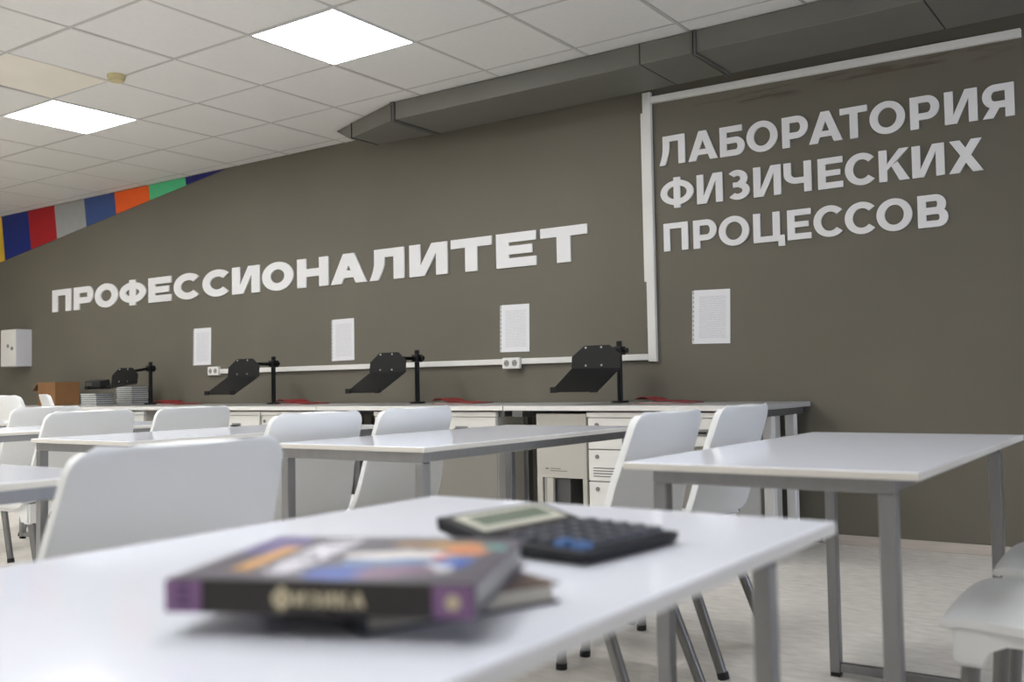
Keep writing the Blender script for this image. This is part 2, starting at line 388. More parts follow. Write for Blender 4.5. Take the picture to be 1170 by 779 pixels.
# ------------------------------------------------------------------ lettering
def glyph(ch, w, h, sv, sh):
    """list of convex 2d polygons in [0,w]x[0,h]; sv vertical-stem width, sh horizontal-bar height"""
    R = lambda a,c,e,f: [(a,e),(c,e),(c,f),(a,f)]
    def ring(cx, cy, rx, ry, a0, a1, n=28, tx=sv, ty=sh):
        out = []
        for k in range(n):
            p = math.radians(a0+(a1-a0)*k/n); q = math.radians(a0+(a1-a0)*(k+1)/n)
            out.append([(cx+rx*math.cos(p),cy+ry*math.sin(p)),(cx+rx*math.cos(q),cy+ry*math.sin(q)),
                        (cx+(rx-tx)*math.cos(q),cy+(ry-ty)*math.sin(q)),(cx+(rx-tx)*math.cos(p),cy+(ry-ty)*math.sin(p))])
        return out
    def bowl(x0, x1, y0, y1, tx=sv, flip=False):   # flat left, round right
        ry = (y1-y0)/2; rx = min(ry, (x1-x0)*.6); cx = x1-rx
        o = [R(x0,cx,y0,y0+sh), R(x0,cx,y1-sh,y1)] + ring(cx, y0+ry, rx, ry, -90, 90, 18, tx)
        return [[(w-a,c) for a,c in p][::-1] for p in o] if flip else o
    d = sv*1.12
    if ch == 'П': return [R(0,sv,0,h), R(w-sv,w,0,h), R(sv,w-sv,h-sh,h)]
    if ch == 'Ц': return [R(0,sv,0,h), R(w*.70,w*.70+sv,0,h), R(sv,w*.97,0,sh), R(w*.97-sv*.8,w*.97,-h*.17,sh)] if False else \
                 [R(0,sv,0,h), R(w*.85-sv,w*.85,0,h), R(0,w,0,sh), R(w-sv*.92,w,-h*.17,sh)]
    if ch == 'Р': return [R(0,sv,0,h)] + bowl(sv*.9, w, h*.27, h)
    if ch == 'Я': return [R(w-sv,w,0,h)] + bowl(sv*.9, w, h*.29, h, flip=True) + [[(0,0),(sv*1.15,0),(w*.58,h*.36),(w*.58-sv*1.1,h*.36)]]
    if ch == 'О': return ring(w/2, h/2, w/2, h/2*1.03, 0, 360, 40)
    if ch == 'С': return ring(w*.56, h/2, w*.56, h/2*1.03, 42, 318, 34)
    if ch == 'Ф': return [R(w/2-sv/2,w/2+sv/2,-.03*h,1.03*h)] + ring(w/2, h/2, w/2, h*.43, 0, 360, 40)
    if ch == 'Е': return [R(0,sv,0,h), R(sv,w,0,sh), R(sv,w,h-sh,h), R(sv,w*.9,h/2-sh*.46,h/2+sh*.46)]
    if ch == 'И': return [R(0,sv,0,h), R(w-sv,w,0,h), [(sv*.5,0),(sv*1.38,0),(w-sv*.5,h),(w-sv*1.38,h)]]
    if ch == 'Н': return [R(0,sv,0,h), R(w-sv,w,0,h), R(sv,w-sv,h/2-sh/2,h/2+sh/2)]
    if ch == 'А':
        c = w/2; return [[(0,0),(d,0),(c+d*.42,h),(c-d*.5,h)], [(w-d,0),(w,0),(c+d*.5,h),(c-d*.42,h)], R(w*.2,w*.8,h*.19,h*.19+sh*.9)]
    if ch == 'Т': return [R(0,w,h-sh,h), R(w/2-sv/2,w/2+sv/2,0,h-sh)]
    if ch == 'Л':
        xs = w*.14; o = [R(w-sv,w,0,h), R(xs,w-sv,h-sh,h)]
        N = 10; pts_o = []; pts_i = []
        for k in range(N+1):
            s = k/N; y = h*(1-s); k2 = max(0, (s-.45)/.55)
            xl = xs - (xs)*k2**1.6; pts_o.append((xl, y if s < .85 else y)); pts_i.append((xl+sv*(1-.15*k2), max(0, y)))
        for k in range(N): o.append([pts_o[k+1], pts_i[k+1], pts_i[k], pts_o[k]])
        return o
    if ch == 'Б': return [R(0,sv,0,h), R(sv,w*.9,h-sh,h)] + bowl(sv*.9, w, 0, h*.62)
    if ch == 'В': return [R(0,sv,0,h)] + bowl(sv*.9, w*.94, h*.5-sh*.45, h) + bowl(sv*.9, w, 0, h*.5+sh*.45)
    if ch == 'З':
        ry = (h+sh*.9)/4
        return ring(w*.46, h-ry, w*.46, ry, -75, 140, 20) + ring(w*.5, ry, w*.5, ry*1.02, -140, 80, 22) + [R(w*.28,w*.58,h/2-sh*.42,h/2+sh*.42)]
    if ch == 'Ч': return [R(w-sv,w,0,h), R(0,sv,h*.62,h), R(w*.45,w-sv,h*.29,h*.29+sh)] + ring(w*.46, h*.29+h*.34, w*.46, h*.34, 180, 272, 14)
    if ch == 'К': return [R(0,sv,0,h), [(sv*.8,h*.30),(sv*1.0,h*.30+sh*1.25),(w-sv*1.2,h),(w,h),(w,h)][:4]] + \
                         [[(w-sv*1.22,0),(w,0),(w*.5+sv*.45,h*.60),(w*.5-sv*.35,h*.48)]]
    if ch == 'Х': return [[(0,0),(d*1.08,0),(w*.97,h),(w*.97-d*1.08,h)], [(w-d*1.08,0),(w,0),(w*.03+d*1.08,h),(w*.03,h)]]
    return [R(0,w,0,h)]
def letter(name, ch, w, h, sv, sh, parent, fn, d0, d1, m):
    b = MB()
    for n_, p in enumerate(glyph(ch, w, h, sv, sh)): b.prism(p, fn, d0-n_*(d1-d0)*.003, d1)
    return b.build(name, m, parent)
def sign(name, label, lines):
    x_, z_ = lines[0][1][0][0], lines[-1][3][0]
    t = thing(name, label, 'wall sign', (x_, WY, z_))
    for word, ext, zt, zb, kv, kh in lines:
        L = len(word); xa, xb = ext[0][0], ext[-1][1]
        for ch,(a,c) in zip(word, ext):
            f = ((a+c)/2-xa)/(xb-xa); top = zt[0]+(zt[1]-zt[0])*f; bot = zb[0]+(zb[1]-zb[0])*f
            h = top-bot
            letter('letter', ch, c-a, h, h*kv, h*kh, t, lambda u,v,d: (a-x_+u, d, bot-z_+v), -.012, -.001, m_letter)
sign('wall_sign', 'wide white raised letters ПРОФЕССИОНАЛИТЕТ in one line on the wall', [
 ("ПРОФЕССИОНАЛИТЕТ", [(-8.986,-8.664),(-8.622,-8.306),(-8.279,-7.921),(-7.896,-7.505),(-7.471,-7.152),(-7.116,-6.773),(-6.734,-6.396),(-6.362,-6.031),(-6.002,-5.649),(-5.607,-5.273),(-5.247,-4.886),(-4.859,-4.53),(-4.482,-4.144),(-4.113,-3.772),(-3.736,-3.423),(-3.391,-3.048)], (1.831,1.834), (1.622,1.610), .45, .27)])
sign('wall_sign', 'white raised letters ЛАБОРАТОРИЯ ФИЗИЧЕСКИХ ПРОЦЕССОВ in three lines at the right', [
 ("ЛАБОРАТОРИЯ", [(-2.548,-2.386),(-2.365,-2.187),(-2.172,-2.026),(-2.014,-1.838),(-1.813,-1.672),(-1.667,-1.491),(-1.502,-1.362),(-1.351,-1.177),(-1.153,-1.015),(-.991,-.842),(-.82,-.681)], (2.286,2.257), (2.117,2.096), .245, .20),
 ("ФИЗИЧЕСКИХ", [(-2.546,-2.339),(-2.318,-2.163),(-2.138,-2.005),(-1.982,-1.827),(-1.811,-1.661),(-1.626,-1.496),(-1.484,-1.333),(-1.313,-1.165),(-1.152,-1.0),(-.98,-.825)], (2.034,2.012), (1.866,1.853), .245, .20),
 ("ПРОЦЕССОВ", [(-2.533,-2.38),(-2.347,-2.206),(-2.192,-2.014),(-1.99,-1.814),(-1.799,-1.671),(-1.657,-1.502),(-1.493,-1.338),(-1.333,-1.159),(-1.133,-.992)], (1.775,1.762), (1.614,1.600), .245, .20)])

# ------------------------------------------------------------------ coloured band under the ceiling
t = thing('colour_band', 'tapering band of coloured panels on the wall just under the ceiling', 'wall decor', (-9.4, WY, 2.2))
bx = [-10.45,-9.93,-9.43,-8.96,-8.46,-7.98,-7.47,-6.96,-6.45]
cols = [(226,184,40),(0,34,120),(166,0,18),(156,158,156),(50,76,132),(234,92,6),(76,190,132),(8,12,100)]
zb = lambda x: 2.20+(x+9.86)*(.448/3.41)
for k in range(8):
    a, c = bx[k], bx[k+1]; q = MB(); s = lambda x: .06*(2.648-zb(x))/.4
    p0, p1 = (a+s(a), zb(a+s(a))), (c+s(c), min(2.648, zb(c+s(c))))
    q.prism([p0,p1,(c,2.649),(a,2.649)], lambda u,v,d: (u+9.4, d, v-2.2), -.006, -.0005)
    q.build('colour_panel', mat('band_%d'%k, cols[k], .6, noise=(9,.05)), t)

# ------------------------------------------------------------------ wall cabinet
t = thing('wall_cabinet', 'small white metal key cabinet fixed to the wall at the far left', 'cabinet', (-9.50, WY, 1.115))
MB().box(-.135,.135,-.158,0,0,.36).build('body', mat('cabinet_grey',(206,205,208),.4), t, bevel=.003)
dr = MB().box(-.132,.132,-.165,-.158,.004,.356).build('door', mat('cabinet_door',(222,220,214),.35), t, bevel=.002)
for x,z in ((.0,.20),(.075,.175)):
    MB().tube((x,-.17,z),(x,-.165,z),.018,.018,16).build('lock', m_chrome, dr, True)

# ------------------------------------------------------------------ printed sheets
PL = ['printed sheet in a punched plastic sleeve below the lettering, leftmost of the four',
      'printed sheet in a punched plastic sleeve, second from the left',
      'printed sheet in a punched plastic sleeve above the power socket',
      'printed sheet in a punched plastic sleeve to the right of the vertical trunking']
for k,(xa,zt) in enumerate([(-6.869,1.366),(-5.254,1.358),(-3.723,1.371),(-2.374,1.373)]):
    t = thing('printed_sheet', PL[k], 'paper', (xa+.117, WY-.002, zt-.305), 0, 'printed sheets on the wall')
    MB().box(-.104,.112,-.004,-.001,0,.305).build('sheet', m_paper, t)
    st = MB().box(-.117,-.1035,-.0035,-.001,.0,.302).build('punched_strip', m_sleeve, t)
    h = MB()
    for z in range(11): h.box(-.1125,-.108,-.0042,-.0034,.02+z*.0265,.03+z*.0265)
    h.build('punch_hole', m_hole, t)
    t.rotation_euler = (math.radians(-1), math.radians([0,-.6,.5,1.2][k]), 0)

# ------------------------------------------------------------------ wall desks and pedestals
DZ, DF = .742, 4.40
edges = [-1.70,-3.15,-4.60,-6.05,-7.50,-8.95]
DL = ['light grey wall desk at the right end of the row, under the rightmost laptop stand', 'light grey wall desk second from the right in the row',
      'light grey wall desk third from the right in the row', 'light grey wall desk fourth from the right, under the booklets', 'light grey wall desk at the far left end of the row, under the cardboard box']
for k in range(5):
    b_, a_ = edges[k], edges[k+1]; L = b_-a_
    t = thing('wall_desk', DL[k], 'desk', (a_, DF, 0), 0, 'desks along the wall')
    dt = MB().box(.002,L-.002,0,.775,DZ-.026,DZ).build('desk_top', m_desk_shaded, t, bevel=.002)
    dt.data.materials.append(m_ped)
    for p in dt.data.polygons:
        if p.normal.y < -.5: p.material_index = 1
    MB().box(.05,L-.05,.68,.70,.36,.70).build('modesty_panel', m_modesty, t)
    for x in ((.03, L-.09) if k in (0,4) else (.03, L-.09)):
        for y in (.30,.62):
            MB().box(x,x+.05,y,y+.05,0.0,DZ-.06).build('leg', m_metal if k else m_trunk, t, bevel=.004)
        MB().box(x-.01,x+.06,.06,.74,DZ-.062,DZ-.026).build('bracket', m_metal, t, bevel=.003)
PED = [(-2.63,-2.20,4,'with four drawers and a label, under the rightmost laptop stand'),(-2.19,-1.81,1,'at the right end of the wall desks'),
       (-3.70,-3.22,1,'left of the open knee space, under the seam of the desks'),(-4.13,-3.71,4,'under the second laptop stand from the right'),
       (-5.15,-4.70,2,'with a key lock, behind the chairs, under the third wall desk'),(-5.64,-5.17,1,'under the third laptop stand from the right'),
       (-6.94,-6.45,1,'under the folder at the left'),(-8.02,-7.55,1,'under the stacked booklets')]
for xa,xb,nd,lab in PED:
    t = thing('drawer_unit', 'white pedestal drawer unit '+lab, 'drawer unit', (xa, DF+.03, 0), 0, 'drawer units under the wall desks')
    W_ = xb-xa; top = DZ-.034
    MB().box(0,W_,.018,.58,.03,top).build('body', m_pedd, t, bevel=.002)
    hs = [top-.03-.165*i for i in range(5)] if nd == 4 else ([top-.03, top-.17, .06] if nd in (1,2) else [])
    MB().box(-.004,W_+.004,-.004,.02,top-.026,top).build('top_rail', m_ped, t, bevel=.002)
    for i in range(len(hs)-1):
        low = nd == 1 and i > 0
        d = MB().box(.003,W_-.003,.012 if low else 0,.018,hs[i+1]+.006,hs[i]).build('lower_panel' if low else 'drawer', m_lowp if low else m_ped, t, bevel=.002)
        zc = hs[i]-.035
        if nd == 4:
            MB().tube((.055,-.006,zc),(.055,0,zc),.011,.011,12).build('lock', m_chrome, d, True)
            MB().box(W_/2-.05,W_/2+.05,-.02,-.012,zc-.06,zc-.05).build('handle', m_chrome, d, bevel=.003)
            if i == 1:
                lb = MB()
                for r in range(4): lb.box(.03,.03+(.16 if r<3 else .10),-.0012,-.0004,zc-.060-.014*r,zc-.055-.014*r)
                lb.build('printed_label', mat('label_ink',(110,108,104),.6), d)
        elif i == 0:
            MB().box(W_/2-.045,W_/2+.045,-.004,0,zc-.05,zc-.015).build('handle_plate', m_chrome, d, bevel=.002)
            MB().box(W_/2-.042,W_/2+.042,-.022,-.014,zc-.038,zc-.028).build('handle', m_dark, d, bevel=.003)
            if nd == 2: MB().tube((.03,-.006,zc),(.03,0,zc),.011,.011,12).build('lock', m_chrome, d, True)
    for fx in (.03,W_-.06):
        for fy in (.04,.5): MB().box(fx,fx+.03,fy,fy+.03,0,.03).build('foot', m_cap, t)
t = thing('equipment_box', 'beige equipment box with an open lower bay under the wall desk', 'equipment box', (-2.95, DF+.03, 0))
MB().box(0,.31,0,.45,.36,.70).build('body', mat('beige_metal',(182,178,168),.5), t, bevel=.003)
for x0,x1 in ((0,.035),(.06,.10),(.285,.31)): MB().box(x0,x1,0,.02,0,.36).build('stile', mat('beige_metal',(182,178,168),.5), t)
MB().box(.10,.19,.03,.40,.02,.355).build('inner_unit', mat('inner_grey',(82,82,82),.5), t, bevel=.003)
MB().box(.0,.31,.42,.45,0,.36).build('rear_plate', m_dark, t)
q = MB(); q.box(.055,.075,-.001,0,.405,.412); q.box(.085,.15,-.001,0,.407,.411); q.box(.085,.19,-.001,0,.395,.399); q.build('printed_mark', mat('label_ink',(110,108,104),.6), t)

# ------------------------------------------------------------------ laptop stands
def arm_stand(label, x, head_yaw, dx, dy, dz, tray_pitch=30, y=5.02):
    t = thing('laptop_stand', label, 'laptop stand', (x, y, DZ), 0, 'black laptop stands on the wall desks')
    MB().tube((0,0,0),(0,0,.012),.052,.05,24).build('base', m_black, t, True)
    MB().tube((0,0,.012),(0,0,.355),.0165,.0165,16).build('pole', m_black, t, True)
    MB().box(-.026,.03,-.028,.028,.275,.325).build('clamp_collar', m_black, t, bevel=.005)
    MB().tube((.03,0,.30),(.055,0,.30),.012,.016,12).build('clamp_knob', m_black, t, True)
    MB().tube((-.01,-.02,.30),(dx,dy+.025,.30+dz),.012,.012,12).build('arm', m_black, t, True)
    def Rz(p):
        c, s = math.cos(head_yaw), math.sin(head_yaw); return (p[0]*c-p[1]*s+dx, p[0]*s+p[1]*c+dy, p[2]+.27+dz)
    # octagonal mounting plate
    pts = [(-.155,-.065),(.155,-.065),(.155,-.01),(.155,.012),(.085,.066),(-.075,.066),(-.155,.005),(-.155,-.03)]
    pl = MB().prism(pts, lambda a,b,d: Rz((a,d-.0+b*.10,b)), -.002, .002).build('mounting_plate', m_black, t)
    for a,b in ((-.06,-.045),(.04,-.045),(-.065,.055),(.035,.055)):
        MB().tube(Rz((a,-.006+b*.1,b)),Rz((a,0+b*.1,b)),.006,.006,10).build('bolt', m_bolt, pl)
    pt = math.radians(tray_pitch); dd = .25
    f = lambda a,s,h: Rz((a, -.0065-s*math.cos(pt)-h*math.sin(pt)*0, -.065-s*math.sin(pt)+h))
    tr = MB(); A0, A1, B0, B1 = -.155, .155, -.16, .155
    tr.hexa([f(B0,dd,0),f(B1-.02,dd,0),f(A1,.02,0),f(A0,.02,0)],[f(B0,dd,.004),f(B1-.02,dd,.004),f(A1,.02,.004),f(A0,.02,.004)])
    tr.hexa([f(A0,.02,0),f(A1,.02,0),f(A1,-.002,.0),f(A0,-.002,.0)],[f(A0,.02,.004),f(A1,.02,.004),f(A1,-.002,.004),f(A0,-.002,.004)])
    tr = tr.build('tray', m_black, t)
    for a in (B0+.0,B1-.065):
        MB().hexa([f(a,dd+.006,0),f(a+.045,dd+.006,0),f(a+.045,dd,0),f(a,dd,0)],[f(a,dd+.006,.028),f(a+.045,dd+.006,.028),f(a+.045,dd,.028),f(a,dd,.028)]).build('stop_lip', m_black, tr)
    return t
arm_stand('black laptop stand nearest the vertical trunking, rightmost of the four', -2.757, 0, .0, -.27, -.01)
arm_stand('black laptop stand second from the right, over a red folder', -4.29, 0, -.015, -.27, 0)
arm_stand('black laptop stand third from the right, beside the left power socket', -5.70, math.radians(5), -.01, -.27, 0)
arm_stand('black laptop stand furthest left, leaning over the stacked booklets', -7.215, math.radians(6), -.0, -.24, -.03, 9)
t = thing('black_device', 'small black box resting on the tray of the leftmost laptop stand', 'device', (-7.285, 4.585, .8945), math.radians(6))
t.rotation_euler = (math.radians(9), 0, math.radians(6))
MB().box(-.09,.09,-.05,.05,.0,.055).build('case', m_dark, t, bevel=.006)
MB().box(-.075,-.005,-.0512,-.050,.016,.046).build('window', mat('device_window',(70,68,64),.3), t)

# red folders
FL = ['red folder lying on the wall desk beside the rightmost laptop stand', 'red folder lying on the wall desk over the seam, second from the right',
      'red folder lying on the wall desk third from the right', 'red folder lying on the wall desk near the stacked booklets']
for k,(x,y) in enumerate([(-2.40,4.92),(-3.86,4.95),(-5.32,4.95),(-6.80,4.98)]):
    t = thing('red_folder', FL[k], 'folder', (x,y,DZ), math.radians([4,2,-3,3][k]), 'red folders on the wall desks')
    n = 14; q = MB(); lo = []; hi = []
    for s in range(n+1):
        u = -.16+.32*s/n; z = .009+.030*math.exp(-((u+.11)/.06)**2)+.008*math.exp(-((u-.04)/.05)**2)
        hi += [(u,-.11,max(.006,z)),(u,.11,max(.006,z*.9))]; lo += [(u,-.11,0.0),(u,.11,0.0)]
    vs = hi+[(a,c,z-.0025) for a,c,z in hi]; N = 2*(n+1)
    fs = []
    for s in range(n):
        i = 2*s; fs += [(i,i+2,i+3,i+1),(N+i,N+i+1,N+i+3,N+i+2),(i,N+i,N+i+2,i+2),(i+1,i+3,N+i+3,N+i+1)]
    fs += [(0,1,N+1,N),(2*n,N+2*n,N+2*n+1,2*n+1)]
    q.add(vs, fs).build('cover_flap', m_red, t, True)
    MB().box(-.16,.16,-.11,.11,0,.003).build('back_cover', m_red, t)
    MB().box(-.14,.15,-.10,.10,.003,.006).build('papers', m_pagew, t)

# booklets in two piles, each booklet its own thing
def booklet(x, y, z, rz, label, group, ln=.225, wd=.16, th=.017):
    t = thing('booklet', label, 'book', (x,y,z), rz, group)
    MB().box(-ln/2,ln/2,-wd/2,wd/2,0,.003).build('cover', m_bcov, t)
    MB().box(-ln/2+.003,ln/2-.003,-wd/2+.003,wd/2-.003,.003,th-.003).build('pages', m_pagew, t)
    MB().box(-ln/2,ln/2,-wd/2,wd/2,th-.003,th).build('cover', m_bcov, t)
N1, N2 = 6, 10
ordw = ['lowest','second','third','fourth','fifth','sixth','seventh','eighth','ninth','tenth']
for k in range(N1):
    booklet(-7.45+random.uniform(-.008,.008), 4.68, DZ+.0172*k, random.uniform(-.03,.03), 'thin grey booklet, %s from the bottom of the lower left pile' % ordw[k] if k else 'thin grey booklet at the bottom of the lower left pile', 'booklets in the lower left pile')
for k in range(N2-1):
    booklet(-7.44+random.uniform(-.006,.006), 5.0, DZ+.0172*k, random.uniform(-.03,.03), 'thin grey booklet, %s from the bottom of the taller pile' % ordw[k] if k else 'thin grey booklet at the bottom of the taller pile', 'booklets in the taller pile')
# cardboard box
t = thing('cardboard_box', 'open brown cardboard box on the far left wall desk', 'box', (-8.43,4.92,DZ), math.radians(-4))
q = MB(); a, c, hh, e = .16, .11, .205, .006
q.box(-a,a,-c,-c+e,0,hh).box(-a,a,c-e,c,0,hh).box(-a,-a+e,-c+e,c-e,0,hh).box(a-e,a,-c+e,c-e,0,hh).box(-a,a,-c,c,-.0,.006)
q.build('box_body', m_card, t)
MB().hexa([(-a-.11,-c,hh-.075),(-a,-c,hh-.004),(-a,c,hh-.004),(-a-.11,c,hh-.075)],[(-a-.11,-c,hh-.069),(-a,-c,hh+.002),(-a,c,hh+.002),(-a-.11,c,hh-.069)]).build('flap', m_card, t)
MB().box(-a+.01,a-.01,-c+.01,c-.01,.006,hh-.03).build('packing', m_card, t)

# ------------------------------------------------------------------ student tables
TW, TL, TH = .572, 1.192, .704
def table(label, x0, y0, ix, iy, wdt=TW, ln=TL, group='white student tables', leg=.015):
    t = thing('student_table', label, 'table', (x0+wdt/2, y0+ln/2, 0), 0, group)
    a, c = wdt/2, ln/2
    tp = MB().box(-a,a,-c,c,TH-.0145,TH).build('table_top', m_white, t, bevel=.0025)
    tp.data.materials.append(m_wedge)
    for p in tp.data.polygons:
        if abs(p.normal.z) < .5: p.material_index = 1
    zt = TH-.0145; s = leg; lx, ly = a-ix-s, c-iy-s
    for sy in (-1,1):
        for sx in (-1,1):
            lg = MB().box(sx*lx-s,sx*lx+s,sy*ly-s,sy*ly+s,.012,zt-.028).build('leg', m_metal, t, bevel=.003)
            MB().box(sx*lx-s*.9,sx*lx+s*.9,sy*ly-s*.9,sy*ly+s*.9,0,.012).build('foot_cap', m_cap, lg)
        MB().box(-lx-s,lx+s,sy*ly-s,sy*ly+s,zt-.028,zt).build('end_rail', m_metal, t, bevel=.003)
        MB().box(-lx+s,lx-s,sy*ly-s*.8,sy*ly+s*.8,.014,.040).build('floor_bar', m_metal, t, bevel=.003)
    for sx in (-1,1):
        MB().box(sx*lx-s*.7,sx*lx+s*.7,-ly+s,ly-s,zt-.026,zt).build('side_rail', m_metal, t, bevel=.002)
    return t
table('white table in the foreground holding the books and the calculator', -.945, 1.143-TL, .052, .052, wdt=.595, leg=.0115)
table('white table at the right, standing alone behind the foreground table', -.971, 1.770, .05, .034)
table('white table in the middle of the second row, left of the rightmost table', -2.250, 1.985, .012, .012)
table('white table behind the large near chair, left of the middle table', -3.39, 1.875, .012, .012)
table('white table at the left edge, behind the two overlapping chairs', -4.60, 1.93, .012, .012)
table('white table cut by the left edge, right beside the large near chair', -2.36, 1.19-TL, .012, .012)
table('white table far left in the background, mostly hidden by chairs', -5.80, 1.98, .012, .012)

# ------------------------------------------------------------------ chairs
def shell(rows, nt, th, name, parent):
    """rows: list of functions-evaluated dicts giving centre (x,z), half width, edge shift; builds a solid curved sheet"""
    vs = []; cols_ = nt+1
    for (x,z,hw,ex,ez) in rows:
        for k in range(cols_):
            t_ = -1+2*k/nt; t_ = math.copysign(abs(t_)**.85, t_)
            vs.append((x+ex*abs(t_)**2.2, hw*t_, z+ez*abs(t_)**3))
    fs = [(r*cols_+k, r*cols_+k+1, (r+1)*cols_+k+1, (r+1)*cols_+k) for r in range(len(rows)-1) for k in range(nt)]
    me = bpy.data.meshes.new(name); me.from_pydata(vs, [], fs); me.materials.append(m_chair)
    bm = bmesh.new(); bm.from_mesh(me); bmesh.ops.recalc_face_normals(bm, faces=bm.faces)
    bm.to_mesh(me); bm.free()
    o = bpy.data.objects.new(name, me); C.objects.link(o); o.parent = parent
    md = o.modifiers.new('solid', 'SOLIDIFY'); md.thickness = th; md.offset = 0
    bv = o.modifiers.new('bevel', 'BEVEL'); bv.width = th*.42; bv.segments = 3; bv.limit_method = 'ANGLE'; bv.angle_limit = math.radians(50)
    me.polygons.foreach_set('use_smooth', [True]*len(me.polygons))
    return o
def spline(pts, n):
    """Catmull-Rom through (x,z) points"""
    out = []; P = [pts[0]]+list(pts)+[pts[-1]]
    for i in range(1, len(P)-2):
        for k in range(n):
            t_ = k/n; p = []
            for d in range(2):
                a,b,c,e = P[i-1][d],P[i][d],P[i+1][d],P[i+2][d]
                p.append(.5*(2*b+(c-a)*t_+(2*a-5*b+4*c-e)*t_*t_+(3*b-a-3*c+e)*t_**3))
            out.append(tuple(p))
    out.append(pts[-1]); return out
def make_chair(label):
    t = thing('school_chair', label, 'chair', (0,0,0), 0, 'white plastic chairs')
    # seat
    prof = spline([(-.218,.424),(-.212,.432),(-.18,.438),(-.08,.434),(.04,.428),(.11,.432),(.150,.446)], 4)
    rows = []
    for x,z in prof:
        s = (x+.222)/.374; hw = .207+.018*min(1, s*2)
        if x < -.20: hw -= .008*((-.20-x)/.018)**2
        rows.append((x,z,hw,.0,-.014))
    st = shell(rows, 18, .016, 'seat', t)
    # backrest, reclined, hollow towards the sitter, with rounded upper corners
    prof = spline([(.150,.446),(.172,.468),(.196,.52),(.224,.60),(.251,.68),(.271,.74),(.286,.787)], 8)
    rows = []; zt = .787; R_ = .036
    for x,z in prof:
        s = (z-.446)/(zt-.446); hw = .226-.034*s
        if zt-z < R_: q = R_-(zt-z); hw -= R_-math.sqrt(max(0, R_*R_-q*q))
        rows.append((x,z,hw,-.016*min(1,s*2.2),-.002*s))
    shell(rows, 20, .02, 'backrest', t)
    # apron and leg sockets under the seat
    ap = MB()
    def band(fn, L_):
        pts = [(-L_,.425),(-L_,.352),(-L_+.045,.352),(-L_+.055,.375),(-L_+.08,.386)]
        pts = pts + [(-a,c) for a,c in pts[::-1]]
        # two-piece arch as convex slices
        ap.prism([(-L_,.352),(-L_+.045,.352),(-L_+.05,.425),(-L_,.425)], fn, -.006, .006)
        ap.prism([(-L_+.045,.352),(-L_+.055,.374),(-L_+.07,.425),(-L_+.05,.425)], fn, -.006, .006)
        ap.prism([(-L_+.055,.374),(-L_+.085,.388),(-L_+.085,.425),(-L_+.07,.425)], fn, -.006, .006)
        ap.prism([(-L_+.085,.388),(L_-.085,.388),(L_-.085,.425),(-L_+.085,.425)], fn, -.006, .006)
        ap.prism([(L_-.055,.374),(L_-.07,.425),(L_-.085,.425),(L_-.085,.388)], fn, -.006, .006)
        ap.prism([(L_-.045,.352),(L_-.05,.425),(L_-.07,.425),(L_-.055,.374)], fn, -.006, .006)
        ap.prism([(L_-.045,.352),(L_,.352),(L_,.425),(L_-.05,.425)], fn, -.006, .006)
    band(lambda a,b,d: (-.200+d, a, b), .188); band(lambda a,b,d: (.150+d, a, b), .192)
    band(lambda a,b,d: (a-.025, -.196+d, b), .175); band(lambda a,b,d: (a-.025, .196+d, b), .175)
    ap.build('apron', m_chair, t)
    for sx, sy in ((-1,-1),(-1,1),(1,-1),(1,1)):
        px, py = (-.178 if sx < 0 else .128), sy*.172
        MB().hexa([(px-.022,py-.022,.342),(px+.022,py-.022,.342),(px+.022,py+.022,.342),(px-.022,py+.022,.342)],
                  [(px-.026,py-.028,.420),(px+.026,py-.028,.420),(px+.026,py+.028,.420),(px-.026,py+.028,.420)]).build('leg_socket', m_chair, t, bevel=.007)
        fx, fy = (-.205 if sx < 0 else .262), sy*.192
        k = .012/.40; dx_, dy_ = px-fx, py-fy
        lg = MB().tube((px,py,.36),(fx+dx_*.03,fy+dy_*.03,.012),.0165,.0155,14).build('leg', m_alu, t, True)
        MB().tube((fx+dx_*.04,fy+dy_*.04,.02),(fx,fy,0),.0172,.0172,14).build('foot_cap', m_cap, lg, True)
    return t
CH = [(-1.57,0.968,0,1,'large white chair nearest the viewer, its back facing us behind the foreground table'),
      (-1.42,2.36,0,1,'white chair partly behind the left corner of the rightmost table'),
      (-1.43,2.9,0,1,'white chair behind the rightmost table, furthest right with its back to us'),
      (-2.57,2.21,0,1,'white chair seen through the near legs of the middle table, left of its neighbour'),
      (-2.57,2.69,0,1,'white chair behind the middle table, directly left of the open knee space'),
      (-3.97,2.3,0,1,'white chair whose back rises right below the stacked booklets'),
      (-3.97,2.8,0,1,'white chair above the top edge of the large near chair, below the leftmost printed sheet'),
      (-5.27,2.86,0,1,'white chair in front of the cardboard box, partly hidden by the next chair'),
      (-0.185,2.13,0,1,'white chair with only its seat in view at the lower right edge, nearer one'),
      (-0.185,2.68,0,1,'white chair with only its seat in view at the right edge, further one'),
      (-6.06,3.46,-PI/2,1.075,'white chair in the far left background cut by the photo edge'),
      (-6.55,4.05,math.radians(-112),1.075,'white chair turned at an angle in front of the cardboard box at far left')]
ch0 = None
for x,y,rz,sc,lab in CH:
    if ch0 is None: ch0 = make_chair(lab); o = ch0
    else: o = copy_tree(ch0)
    o.location = (x,y,0); o.rotation_euler = (0,0,rz); o.scale = (sc,sc,sc); o['label'] = lab

# ------------------------------------------------------------------ foreground books
def frame2(o, ang): return o, math.radians(ang)
# lower book
t = thing('textbook', 'dark navy hardback book lying underneath the thick physics textbook', 'book', (-.462,.483,TH), math.atan2(.928,.372), 'textbooks on the foreground table')
